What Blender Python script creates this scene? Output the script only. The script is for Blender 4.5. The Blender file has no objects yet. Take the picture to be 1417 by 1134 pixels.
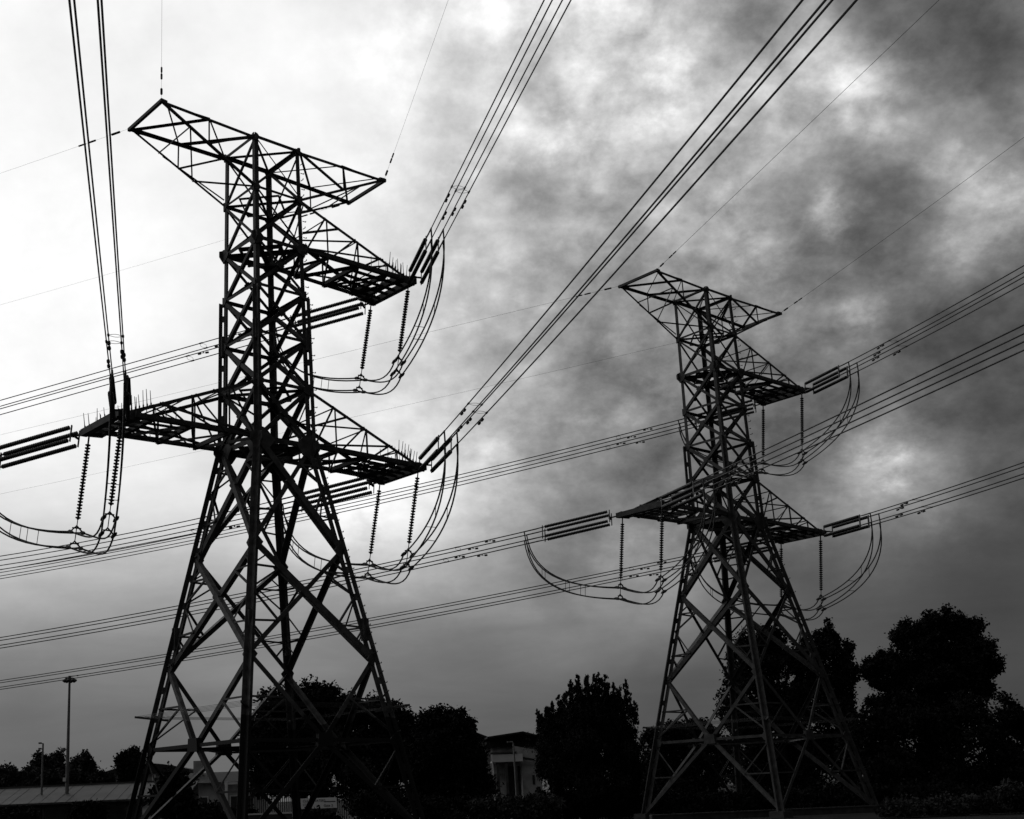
import bpy, math, random
import numpy as np
from mathutils import Vector, Matrix

random.seed(7); rng = np.random.default_rng(11)
SC = bpy.context.scene; COL = SC.collection
V3 = Vector

# ------------------------------------------------------------------ camera
W0, H0 = 1417., 1134.                       # photograph's size, used to read positions off it
F, PITCH, ROLL, CX, CY, EYE = 1708.0785, 0.2512, 0.038, -191.8284, 97.9475, 1.9
cp, sp, cr, sr = math.cos(PITCH), math.sin(PITCH), math.cos(ROLL), math.sin(ROLL)
R0, U0, FW = V3((1,0,0)), V3((0,-sp,cp)), V3((0,cp,sp))
RT, UP = R0*cr-U0*sr, R0*sr+U0*cr
cam = bpy.data.cameras.new('camera'); co = bpy.data.objects.new('camera', cam); COL.objects.link(co)
m = Matrix((RT, UP, -FW)).transposed().to_4x4(); m.translation = V3((0,0,EYE)); co.matrix_world = m
cam.sensor_width = 36; cam.lens = F/W0*36; cam.shift_x = -CX/W0; cam.shift_y = CY/W0
cam.clip_start = .1; cam.clip_end = 6000
SC.camera = co

def ray(px, py):
    return FW + RT*((px-W0/2-CX)/F) - UP*((py-H0/2-CY)/F)
def at(px, py, Y):                          # point of the photograph's ray at distance Y ahead
    d = ray(px, py); return V3((0,0,EYE)) + d*(Y/d.y)

# ------------------------------------------------------------------ sky, sun, exposure
SUN_EL, SUN_AZ = math.radians(20), math.radians(-32)     # low, beyond the near pylon on the left, behind cloud
w = bpy.data.worlds.new('World'); SC.world = w; w.use_nodes = True
nt = w.node_tree; N = nt.nodes; L = nt.links; N.clear()
def node(t, **k):
    n = N.new(t)
    for a, b in k.items(): setattr(n, a, b)
    return n
def put(sock, v):
    if isinstance(v, bpy.types.NodeSocket): L.new(v, sock)
    else: sock.default_value = v
def mth(op, a, b=0., c=0., clamp=False):
    n = node('ShaderNodeMath', operation=op, use_clamp=clamp)
    put(n.inputs[0], a); put(n.inputs[1], b); put(n.inputs[2], c); return n.outputs[0]
def vm(op, a, b=None, s=None):
    n = node('ShaderNodeVectorMath', operation=op); put(n.inputs[0], a)
    if b is not None: put(n.inputs[1], b)
    if s is not None: put(n.inputs['Scale'], s)
    return n.outputs['Value' if op in ('DOT_PRODUCT','LENGTH') else 'Vector']
tc = node('ShaderNodeTexCoord'); D = vm('NORMALIZE', tc.outputs['Generated'])
sx = node('ShaderNodeSeparateXYZ'); L.new(D, sx.inputs[0]); dx, dy, dz = sx.outputs
# cloud layer coordinates: the direction carried up to a flat layer, so clouds foreshorten to the horizon
den = mth('ADD', mth('MAXIMUM', dz, 0.), .60)
cb = node('ShaderNodeCombineXYZ'); put(cb.inputs[0], mth('DIVIDE', dx, den)); put(cb.inputs[1], mth('DIVIDE', dy, den))
def noise(vec, scale, detail, rough, dist=0., off=0.):
    n = node('ShaderNodeTexNoise'); n.noise_dimensions = '3D'
    mp = node('ShaderNodeMapping'); L.new(vec, mp.inputs[0]); mp.inputs['Location'].default_value = (off, off*.7, off*1.3)
    L.new(mp.outputs[0], n.inputs['Vector'])
    n.inputs['Scale'].default_value = scale; n.inputs['Detail'].default_value = detail
    n.inputs['Roughness'].default_value = rough; n.inputs['Distortion'].default_value = dist
    return n
wn = noise(cb.outputs[0], 12., 5, .6, 0., 3.1)
warp = vm('SCALE', vm('SUBTRACT', wn.outputs['Color'], (.5,.5,.5)), s=.05)
DW = vm('NORMALIZE', vm('ADD', D, warp))
# slow brightness of the overcast: broad terms plus bright and dark banks of cloud
wb = [0.0741, 0.0449, 0.2665, 1.6611, -1.2283, -0.8414, -0.2936]
sq = mth('MULTIPLY', dz, dz); xz = mth('MULTIPLY', dx, dz); xy = mth('MULTIPLY', dx, dy)
base = wb[0]
for c_, s_ in zip(wb[1:], (dx, dy, dz, sq, xz, xy)): base = mth('MULTIPLY_ADD', s_, c_, base)
base = mth('MINIMUM', mth('MAXIMUM', base, .2), 1.)
LOBES = [(-0.2598, 0.7876, 0.5587, -0.027), (-0.2806, 0.8779, 0.3881, 0.048), (-0.2866, 0.9082, 0.305, 0.069), (-0.289, 0.9223, 0.2567, 0.065), (-0.2909, 0.9363, 0.1968, 0.043), (-0.2917, 0.9459, 0.142, -0.064), (-0.2916, 0.9525, 0.0874, -0.097), (-0.2908, 0.956, 0.0389, -0.101), (-0.2289, 0.9729, 0.0316, -0.058), (-0.1705, 0.8793, 0.4448, 0.057), (-0.1768, 0.917, 0.3575, 0.106), (-0.1825, 0.9528, 0.2427, 0.16), (-0.179, 0.9681, 0.1753, -0.038), (-0.1773, 0.9769, 0.119, -0.044), (-0.1696, 0.9835, 0.0628, -0.047), (-0.1587, 0.9867, 0.0349, -0.06), (-0.0796, 0.8315, 0.5498, 0.06), (-0.0372, 0.9062, 0.4212, 0.097), (-0.0289, 0.9354, 0.3524, 0.147), (-0.0693, 0.9732, 0.2193, 0.144), (-0.0599, 0.9859, 0.1562, -0.047), (-0.0611, 0.9913, 0.1162, -0.035), (-0.013, 0.8296, 0.5582, 0.047), (-0.0103, 0.8636, 0.5042, 0.049), (-0.0045, 0.9721, 0.2345, 0.179), (0.018, 0.9774, 0.2108, 0.098), (0.0421, 0.973, 0.2269, 0.054), (0.0588, 0.8238, 0.5638, 0.077), (0.0506, 0.8822, 0.4681, 0.094), (0.0293, 0.9362, 0.3503, -0.061), (0.0211, 0.9897, 0.1419, -0.052), (0.0252, 0.9945, 0.1017, -0.04), (0.0834, 0.9056, 0.4159, -0.049), (0.0766, 0.9219, 0.3799, 0.074), (0.093, 0.9598, 0.2649, 0.124), (0.1001, 0.9695, 0.2238, 0.047), (0.0977, 0.9935, 0.0591, -0.075), (0.1348, 0.8222, 0.5531, 0.083), (0.1456, 0.8929, 0.426, -0.053), (0.1335, 0.9193, 0.3703, 0.067), (0.1436, 0.9361, 0.3211, -0.086), (0.1283, 0.9691, 0.2107, -0.056), (0.1547, 0.9734, 0.1692, -0.013), (0.1361, 0.9813, 0.1363, 0.056), (0.1569, 0.9818, 0.1068, -0.039), (0.1878, 0.8132, 0.5509, 0.116), (0.1943, 0.8429, 0.5018, 0.037), (0.195, 0.8689, 0.455, 0.061), (0.1795, 0.9592, 0.2183, -0.136), (0.1866, 0.9726, 0.1389, 0.081), (0.2111, 0.9731, 0.0925, -0.065), (0.2365, 0.841, 0.4866, 0.072), (0.2218, 0.9098, 0.3507, -0.083), (0.221, 0.9613, 0.1645, 0.09), (0.2299, 0.9715, 0.0582, -0.065), (0.2779, 0.84, 0.4661, -0.134), (0.2742, 0.8654, 0.4194, -0.016), (0.2847, 0.872, 0.3981, 0.046), (0.2982, 0.7898, 0.536, -0.041), (0.3097, 0.8034, 0.5086, 0.051), (0.3238, 0.8476, 0.4203, -0.053), (0.3297, 0.864, 0.3806, 0.118), (0.349, 0.8957, 0.2756, -0.134), (0.3238, 0.9132, 0.2474, -0.17), (0.3099, 0.9368, 0.1623, -0.103), (0.3625, 0.799, 0.4798, 0.333), (0.3411, 0.8207, 0.4584, 0.193), (0.3521, 0.8344, 0.4241, -0.165), (0.3628, 0.849, 0.3841, -0.141), (0.3636, 0.8674, 0.3397, 0.132), (0.3468, 0.9148, 0.207, 0.053), (0.3687, 0.9144, 0.1669, -0.045), (0.3681, 0.7736, 0.5158, -0.176), (0.393, 0.7839, 0.4807, 0.067), (0.3872, 0.8083, 0.4435, -0.109), (0.394, 0.827, 0.4011, -0.177), (0.3954, 0.8458, 0.3581, -0.032), (0.3912, 0.8802, 0.2689, -0.038), (0.3877, 0.8945, 0.2227, 0.171), (0.3619, 0.905, 0.2237, 0.147), (0.3929, 0.9007, 0.1852, -0.063), (0.4032, 0.7635, 0.5045, -0.156), (0.4191, 0.7771, 0.4696, -0.097), (0.4211, 0.8253, 0.3762, 0.184), (0.4375, 0.8121, 0.3861, 0.275), (0.418, 0.8448, 0.334, -0.065), (0.4182, 0.8627, 0.2844, -0.097), (0.4081, 0.8855, 0.2222, 0.09), (0.4307, 0.8695, 0.2417, -0.037), (0.4278, 0.8877, 0.1701, -0.108), (0.4433, 0.7424, 0.5024, 0.066), (0.4507, 0.7573, 0.4726, -0.055), (0.4504, 0.7794, 0.4356, -0.05), (0.4607, 0.7911, 0.4024, 0.099), (0.4608, 0.8083, 0.3665, -0.14), (0.4562, 0.8301, 0.3207, -0.18), (0.4606, 0.8436, 0.2761, 0.066), (0.4598, 0.8587, 0.2265, -0.086), (0.4531, 0.8874, 0.0848, -0.048), (0.361, 0.9302, 0.0664, -0.033)]
KAP = 420.0
for x_, y_, z_, a_ in LOBES:
    e = mth('EXPONENT', mth('MULTIPLY_ADD', vm('DOT_PRODUCT', DW, (x_, y_, z_)), KAP, -KAP))
    base = mth('MULTIPLY_ADD', e, a_, base)
# smaller ragged breaks and dark rags of cloud: direction, width, strength
wf = noise(cb.outputs[0], 30., 7, .6, 0., 7.)
DF = vm('NORMALIZE', vm('ADD', D, vm('SCALE', vm('SUBTRACT', wf.outputs['Color'], (.5,.5,.5)), s=.05)))
for x_, y_, z_, k_, a_ in [(0.3646, 0.797, 0.4815, 3539, 0.138), (0.3734, 0.7929, 0.4815, 6998, 0.11), (0.3808, 0.8019, 0.4604, 19289, 0.083), (0.3585, 0.8053, 0.4721, 6848, 0.066), (0.3429, 0.7957, 0.4992, 3061, 0.066), (0.3016, 0.8213, 0.4842, 1052, 0.066), (0.2672, 0.8347, 0.4816, 1265, 0.066), (0.411, 0.7826, 0.4676, 8909, 0.028), (0.4247, 0.7837, 0.4533, 12902, 0.034), (0.4, 0.8002, 0.4469, 10974, 0.034), (0.3874, 0.8095, 0.4412, 14090, 0.066), (0.4143, 0.8045, 0.4257, 14369, 0.056), (0.4227, 0.8005, 0.4249, 19739, 0.042), (0.4203, 0.817, 0.3949, 10892, 0.056), (0.4329, 0.8107, 0.3941, 8728, 0.056), (0.4452, 0.8034, 0.3954, 8863, 0.062), (0.457, 0.795, 0.399, 9013, 0.07), (0.4422, 0.8155, 0.3734, 11059, 0.062), (0.452, 0.8059, 0.3824, 8879, 0.062), (0.4618, 0.7994, 0.3843, 11390, 0.056), (0.4214, 0.8284, 0.3691, 19162, 0.042), (0.4319, 0.822, 0.3713, 14259, 0.042), (0.4584, 0.776, 0.4332, 7468, 0.042), (0.3456, 0.8434, 0.4114, 10199, 0.11), (0.3505, 0.8442, 0.4057, 10214, 0.083), (0.3494, 0.8316, 0.4316, 32685, 0.066), (0.2796, 0.8722, 0.4014, 5108, 0.083), (0.3048, 0.8667, 0.3948, 5184, 0.066), (0.2864, 0.8541, 0.4342, 17517, 0.066), (0.3083, 0.8555, 0.416, 25394, 0.083), (0.3196, 0.8614, 0.3946, 6342, 0.055), (0.2507, 0.8194, 0.5155, 6490, 0.055), (0.239, 0.8022, 0.5471, 4234, 0.055), (0.2843, 0.7986, 0.5306, 2990, -0.096), (0.4073, 0.7608, 0.5053, 1853, -0.028), (0.3624, 0.7672, 0.5292, 3204, -0.08), (0.3597, 0.815, 0.4543, 4335, -0.048), (0.4549, 0.8131, 0.3634, 4970, -0.028), (0.3935, 0.8226, 0.4104, 3034, -0.048), (0.3901, 0.8929, 0.225, 10164, 0.11), (0.4035, 0.888, 0.2203, 5445, 0.083), (0.3807, 0.8975, 0.2226, 13165, 0.083), (0.3714, 0.9015, 0.2224, 6398, 0.083), (0.4168, 0.883, 0.2157, 4272, 0.044), (0.3467, 0.9154, 0.2043, 5186, 0.066), (0.3612, 0.9096, 0.2052, 5246, 0.055), (0.4416, 0.8771, 0.1888, 6862, 0.044), (0.4153, 0.8913, 0.1822, 10439, 0.044), (0.093, 0.9598, 0.2649, 8696, 0.066), (0.1045, 0.9591, 0.2631, 6886, 0.044), (-0.0103, 0.972, 0.2347, 1801, 0.044), (-0.006, 0.9779, 0.2089, 9821, -0.128), (0.079, 0.9571, 0.2787, 11338, 0.044), (0.0637, 0.9391, 0.3377, 5587, 0.044), (0.0465, 0.9378, 0.344, 6893, 0.055), (0.3684, 0.8667, 0.3364, 13209, 0.083), (0.373, 0.8637, 0.339, 18067, 0.055), (0.1943, 0.9647, 0.1778, 1440, 0.055), (0.2317, 0.9589, 0.1637, 939, 0.055), (0.204, 0.9669, 0.1534, 4032, -0.064), (0.1601, 0.9735, 0.1632, 1973, -0.064), (0.1377, 0.9762, 0.1675, 2515, -0.048), (0.2493, 0.949, 0.1928, 2620, -0.064), (0.0686, 0.8576, 0.5098, 4179, -0.08), (0.135, 0.8392, 0.5269, 4300, -0.08), (0.124, 0.8581, 0.4984, 6047, 0.044), (0.1078, 0.8272, 0.5514, 2784, 0.028), (0.0619, 0.8818, 0.4674, 2603, -0.048), (0.1514, 0.8619, 0.4839, 3577, 0.044), (0.1569, 0.8793, 0.4497, 3515, -0.048), (0.1993, 0.8339, 0.5146, 3727, -0.056), (0.1933, 0.8181, 0.5416, 5303, 0.039)]:
    e = mth('EXPONENT', mth('MULTIPLY_ADD', vm('DOT_PRODUCT', DF, (x_, y_, z_)), k_, -k_))
    base = mth('MULTIPLY_ADD', e, a_, base)
n1 = noise(cb.outputs[0], 13., 10, .58, .05, 0.).outputs['Fac']
n2 = noise(cb.outputs[0], 25., 10, .62, .05, 5.).outputs['Fac']
n3 = noise(cb.outputs[0], 16., 8, .6, .1, 9.).outputs['Fac']
brk = node('ShaderNodeMapRange'); brk.interpolation_type = 'SMOOTHSTEP'; put(brk.inputs[0], n3); brk.inputs[1].default_value = .55; brk.inputs[2].default_value = .70; brk.inputs[4].default_value = .16
hz_ = node('ShaderNodeCombineXYZ'); put(hz_.inputs[0], mth('MULTIPLY', dx, .9)); put(hz_.inputs[1], dy); put(hz_.inputs[2], mth('MULTIPLY', dz, 5.))
n4 = noise(hz_.outputs[0], 5., 9, .58, .5, 2.).outputs['Fac']                  # flat streaks of distant cloud low down
tex0 = mth('ADD', mth('MULTIPLY', mth('SUBTRACT', n1, .5), .85), mth('MULTIPLY', mth('SUBTRACT', n2, .5), 1.05))
# clouds are most broken to the right and high up, the haze low down and the bright left are smooth
ea = node('ShaderNodeMapRange'); ea.interpolation_type = 'SMOOTHSTEP'; put(ea.inputs[0], dz); ea.inputs[1].default_value = .07; ea.inputs[2].default_value = .30
ra = node('ShaderNodeMapRange'); ra.interpolation_type = 'SMOOTHSTEP'; put(ra.inputs[0], dx); ra.inputs[1].default_value = -.07; ra.inputs[2].default_value = .22
ra.inputs[3].default_value = .10
lo_ = node('ShaderNodeMapRange'); lo_.interpolation_type = 'SMOOTHSTEP'; put(lo_.inputs[0], dz); lo_.inputs[1].default_value = .38; lo_.inputs[2].default_value = .05; lo_.inputs[3].default_value = 0.; lo_.inputs[4].default_value = 1.
amp = mth('MULTIPLY', mth('MULTIPLY', ea.outputs[0], ra.outputs[0]), .8)
bil = mth('ABSOLUTE', mth('MULTIPLY_ADD', noise(cb.outputs[0], 11., 7, .55, 0., 13.).outputs['Fac'], 2., -1.))      # puffs with creases between
tex0 = mth('MULTIPLY_ADD', mth('SUBTRACT', bil, .2), .55, tex0)
tex = mth('ADD', tex0, mth('SUBTRACT', brk.outputs[0], .05))
val = mth('MULTIPLY', base, mth('MULTIPLY_ADD', tex, amp, mth('MULTIPLY_ADD', mth('SUBTRACT', n4, .5), mth('MULTIPLY', lo_.outputs[0], .42), 1.)))
lin = mth('POWER', mth('MINIMUM', mth('MAXIMUM', val, .06), 1.01), 2.2)
sky = node('ShaderNodeTexSky', sky_type='NISHITA'); sky.sun_disc = False
sky.sun_elevation = SUN_EL; sky.sun_rotation = SUN_AZ
bw = node('ShaderNodeRGBToBW'); L.new(sky.outputs[0], bw.inputs[0])
bright = mth('MULTIPLY_ADD', bw.outputs[0], .04, mth('MULTIPLY', lin, 10.))
bg = node('ShaderNodeBackground'); L.new(bright, bg.inputs[0]); bg.inputs[1].default_value = .1
wo = node('ShaderNodeOutputWorld'); L.new(bg.outputs[0], wo.inputs[0])
w.cycles.sampling_method = 'MANUAL'; w.cycles.sample_map_resolution = 512
sl = bpy.data.lights.new('sun', 'SUN'); sl.energy = .25; sl.angle = math.radians(14)
so = bpy.data.objects.new('sun', sl); COL.objects.link(so)
sd = V3((math.sin(SUN_AZ)*math.cos(SUN_EL), math.cos(SUN_AZ)*math.cos(SUN_EL), math.sin(SUN_EL)))
so.rotation_euler = sd.to_track_quat('Z', 'Y').to_euler(); so.location = (0,0,80)
SC.view_settings.view_transform = 'Standard'; SC.view_settings.look = 'None'
SC.view_settings.exposure = 0; SC.view_settings.gamma = 1; SC.view_settings.use_curve_mapping = False
SC.cycles.max_bounces = 4

# ------------------------------------------------------------------ materials
def mat(name, lo, hi, scale=4., rough=.7, metal=0., detail=4, bump=0.):
    m = bpy.data.materials.new(name); m.use_nodes = True; n = m.node_tree.nodes; l = m.node_tree.links
    b = n['Principled BSDF']; t = n.new('ShaderNodeTexNoise'); g = n.new('ShaderNodeNewGeometry')
    l.new(g.outputs['Position'], t.inputs['Vector'])
    t.inputs['Scale'].default_value = scale; t.inputs['Detail'].default_value = detail
    r = n.new('ShaderNodeValToRGB'); r.color_ramp.elements[0].position = .35; r.color_ramp.elements[1].position = .65
    r.color_ramp.elements[0].color = (lo,lo,lo,1); r.color_ramp.elements[1].color = (hi,hi,hi,1)
    l.new(t.outputs['Fac'], r.inputs[0]); l.new(r.outputs[0], b.inputs['Base Color'])
    b.inputs['Roughness'].default_value = rough; b.inputs['Specular IOR Level'].default_value = .05 if rough > .9 else .4; b.inputs['Metallic'].default_value = metal
    if bump:
        u = n.new('ShaderNodeBump'); u.inputs['Strength'].default_value = bump; l.new(t.outputs['Fac'], u.inputs['Height']); l.new(u.outputs[0], b.inputs['Normal'])
    return m
M = dict(
    steel=mat('galvanised_steel', .03, .07, 3., .75, .1), bolt=mat('bolt_steel', .06, .1, 6., .7, .1),
    glass=mat('insulator_porcelain', .02, .035, 3., .35), wire=mat('aluminium_conductor', .03, .05, 2., .7),
    fitting=mat('cast_fitting', .03, .06, 8., .7, .1), leaf=mat('dark_leaves', .008, .018, .8, .95),
    leaf2=mat('grey_green_leaves', .018, .045, .7, .95), bark=mat('bark', .02, .045, 6., .9),
    ground=mat('rough_grass', .012, .03, .6, .95, 0, 8, .4), wall=mat('plaster_wall', .24, .36, 1.5, .9),
    pale=mat('pale_plaster', .5, .62, 1., .85), roof=mat('roof_sheeting', .03, .055, .8, .8),
    darkroof=mat('dark_roof_tiles', .012, .022, 5., .9), pane=mat('window_glass', .015, .03, 2., .25),
    concrete=mat('concrete', .03, .06, 3., .9), pole=mat('painted_pole', .10, .16, 2., .6), lamp=mat('lamp_housing', .14, .2, 3., .5),
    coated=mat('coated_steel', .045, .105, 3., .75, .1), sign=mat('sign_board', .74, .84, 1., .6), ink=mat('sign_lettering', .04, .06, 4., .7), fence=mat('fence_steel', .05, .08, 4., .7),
)
# corrugation of the shed roof
def corrugate(m, axis, freq):
    n = m.node_tree.nodes; l = m.node_tree.links; g = n.new('ShaderNodeTexCoord'); wv = n.new('ShaderNodeTexWave')
    wv.bands_direction = axis; wv.inputs['Scale'].default_value = freq; l.new(g.outputs['Object'], wv.inputs['Vector'])
    u = n.new('ShaderNodeBump'); u.inputs['Strength'].default_value = .5; l.new(wv.outputs['Fac'], u.inputs['Height']); l.new(u.outputs[0], n['Principled BSDF'].inputs['Normal'])
corrugate(M['roof'], 'X', 3.)
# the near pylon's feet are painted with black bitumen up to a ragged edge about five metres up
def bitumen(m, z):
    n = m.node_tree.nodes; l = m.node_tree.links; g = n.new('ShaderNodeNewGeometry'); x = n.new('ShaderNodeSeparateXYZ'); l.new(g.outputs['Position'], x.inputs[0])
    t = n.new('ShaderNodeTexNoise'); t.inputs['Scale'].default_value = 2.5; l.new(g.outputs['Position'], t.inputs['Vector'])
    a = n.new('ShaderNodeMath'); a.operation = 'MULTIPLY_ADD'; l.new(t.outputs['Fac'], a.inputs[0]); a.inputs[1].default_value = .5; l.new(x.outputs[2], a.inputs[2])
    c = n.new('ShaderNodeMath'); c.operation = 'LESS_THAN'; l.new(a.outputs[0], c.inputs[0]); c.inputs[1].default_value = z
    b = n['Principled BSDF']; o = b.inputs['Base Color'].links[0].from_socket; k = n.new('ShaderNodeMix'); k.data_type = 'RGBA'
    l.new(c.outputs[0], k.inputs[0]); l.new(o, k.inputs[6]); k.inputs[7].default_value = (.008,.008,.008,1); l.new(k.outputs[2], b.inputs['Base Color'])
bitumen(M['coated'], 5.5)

# ------------------------------------------------------------------ mesh helpers
def perp(a):
    a = a.normalized(); h = V3((0,0,1)) if abs(a.z) < .9 else V3((1,0,0))
    e = a.cross(h).normalized(); return e, a.cross(e).normalized()
class MB:
    def __init__(s): s.v = []; s.f = []
    def add(s, vs, fs):
        o = len(s.v); s.v += [tuple(x) for x in vs]; s.f += [tuple(i+o for i in f) for f in fs]
    def prism(s, p, q, sec, e1, e2):                         # any section swept from p to q
        p, q = V3(p), V3(q); n = len(sec)
        vs = [p+e1*a+e2*b for a, b in sec] + [q+e1*a+e2*b for a, b in sec]
        fs = [(i, (i+1) % n, n+(i+1) % n, n+i) for i in range(n)] + [tuple(range(n-1,-1,-1)), tuple(range(n, 2*n))]
        s.add(vs, fs)
    def angle(s, p, q, b, e1, e2, t=.016):                   # steel angle with heel on p-q, legs along e1 and e2
        a = (V3(q)-V3(p)).normalized(); e1 = (e1-a*e1.dot(a)).normalized(); e2 = (e2-a*e2.dot(a)-e1*e2.dot(e1)).normalized()
        s.prism(p, q, [(0,0),(b,0),(b,t),(t,t),(t,b),(0,b)], e1, e2)
    def strut(s, p, q, b, nrm, off=0.):                      # angle lying flat in the plane of normal nrm, centred on p-q
        p, q = V3(p), V3(q); a = (q-p).normalized(); e1 = a.cross(nrm).normalized()
        d = nrm*off - e1*(b/2); s.angle(p+d, q+d, b, e1, -nrm, max(.012, b*.09))
    def bar(s, p, q, w_, h_=None, up=None):
        p, q = V3(p), V3(q); h_ = h_ or w_; a = (q-p).normalized()
        if up is None: e1, e2 = perp(a)
        else: e1 = a.cross(up).normalized(); e2 = e1.cross(a).normalized()
        s.prism(p, q, [(-w_/2,-h_/2),(w_/2,-h_/2),(w_/2,h_/2),(-w_/2,h_/2)], e1, e2)
    def box(s, c, d, rz=0.):
        c = V3(c); x = V3((math.cos(rz), math.sin(rz), 0)); y = V3((-math.sin(rz), math.cos(rz), 0))
        s.prism(c-V3((0,0,d[2]/2)), c+V3((0,0,d[2]/2)), [(-d[0]/2,-d[1]/2),(d[0]/2,-d[1]/2),(d[0]/2,d[1]/2),(-d[0]/2,d[1]/2)], x, y)
    def tube(s, pts, r, n=6):
        pts = [V3(p) for p in pts]; k = len(pts); vs = []; rr = r if isinstance(r, (list, tuple)) else [r]*k
        e1 = None
        for i, p in enumerate(pts):
            a = (pts[min(i+1, k-1)]-pts[max(i-1, 0)]).normalized()
            if e1 is None: e1, e2 = perp(a)
            else: e1 = (e1-a*e1.dot(a)).normalized(); e2 = a.cross(e1)
            vs += [p+(e1*math.cos(2*math.pi*j/n)+e2*math.sin(2*math.pi*j/n))*rr[i] for j in range(n)]
        fs = [(i*n+j, i*n+(j+1) % n, (i+1)*n+(j+1) % n, (i+1)*n+j) for i in range(k-1) for j in range(n)]
        s.add(vs, fs + [tuple(range(n-1,-1,-1)), tuple(range((k-1)*n, k*n))])
    def plate(s, pts, nrm, t):                               # flat polygon of thickness t
        k = len(pts); vs = [V3(p)-nrm*(t/2) for p in pts]+[V3(p)+nrm*(t/2) for p in pts]
        s.add(vs, [tuple(range(k-1,-1,-1)), tuple(range(k, 2*k))]+[(i, (i+1) % k, k+(i+1) % k, k+i) for i in range(k)])
    def build(s, name, m, parent=None):
        me = bpy.data.meshes.new(name); me.from_pydata(s.v, [], s.f); me.update(); me.materials.append(M[m])
        o = bpy.data.objects.new(name, me); COL.objects.link(o)
        if parent: o.parent = parent
        return o
def tag(o, label, cat, group=None, kind=None):
    if label: o['label'] = label
    if cat: o['category'] = cat
    if group: o['group'] = group
    if kind: o['kind'] = kind
    return o
def thing(name, label, cat, loc=(0,0,0), rz=0., group=None):
    o = bpy.data.objects.new(name, None); COL.objects.link(o); o.location = loc; o.rotation_euler = (0,0,rz)
    return tag(o, label, cat, group)
def structure(o): o['kind'] = 'structure'; return o
def link_copy(src, parent=None):
    c = src.copy(); COL.objects.link(c); c.parent = parent
    return c

# ------------------------------------------------------------------ ground
g = MB(); g.add([(-900,-300,0),(900,-300,0),(900,2500,0),(-900,2500,0)], [(0,1,2,3)]); structure(g.build('ground', 'ground'))

# ------------------------------------------------------------------ pylons
COR = {'n':(-1,-1), 'r':(1,-1), 'l':(-1,1), 'f':(1,1)}
FACES = [('n','r'),('r','f'),('f','l'),('l','n')]
T = dict(at=1.3294, top=15.1691, sec=12.5107, mid=9.8975, up=2.7686, TL=6.4788, TR=6.5862, MR=7.987, BR=8.0745, BL=8.2564, tw=1.4984, mw=1.5908, bw=1.5547)
PY = {1: dict(x=-4.8981, y=55.1661, zw=15.8229+EYE, yaw=0.6864, z1=-5.0, z2=-9.9318, z3=-13.4519, slope=0.1782, zst=7.4),
      2: dict(x=22.25, y=76.5215, zw=15.957+EYE, yaw=0.6735, z1=-4.5237, z2=-9.6995, z3=-13.3968, slope=0.1838, zst=5.2)}
def place(t, p):
    q = PY[t]; c, s = math.cos(q['yaw']), math.sin(q['yaw']); return V3((q['x']+c*p[0]-s*p[1], q['y']+s*p[0]+c*p[1], p[2]))
def lerp(a, b, t): return a+(b-a)*t
Z = V3((0,0,1))
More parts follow.
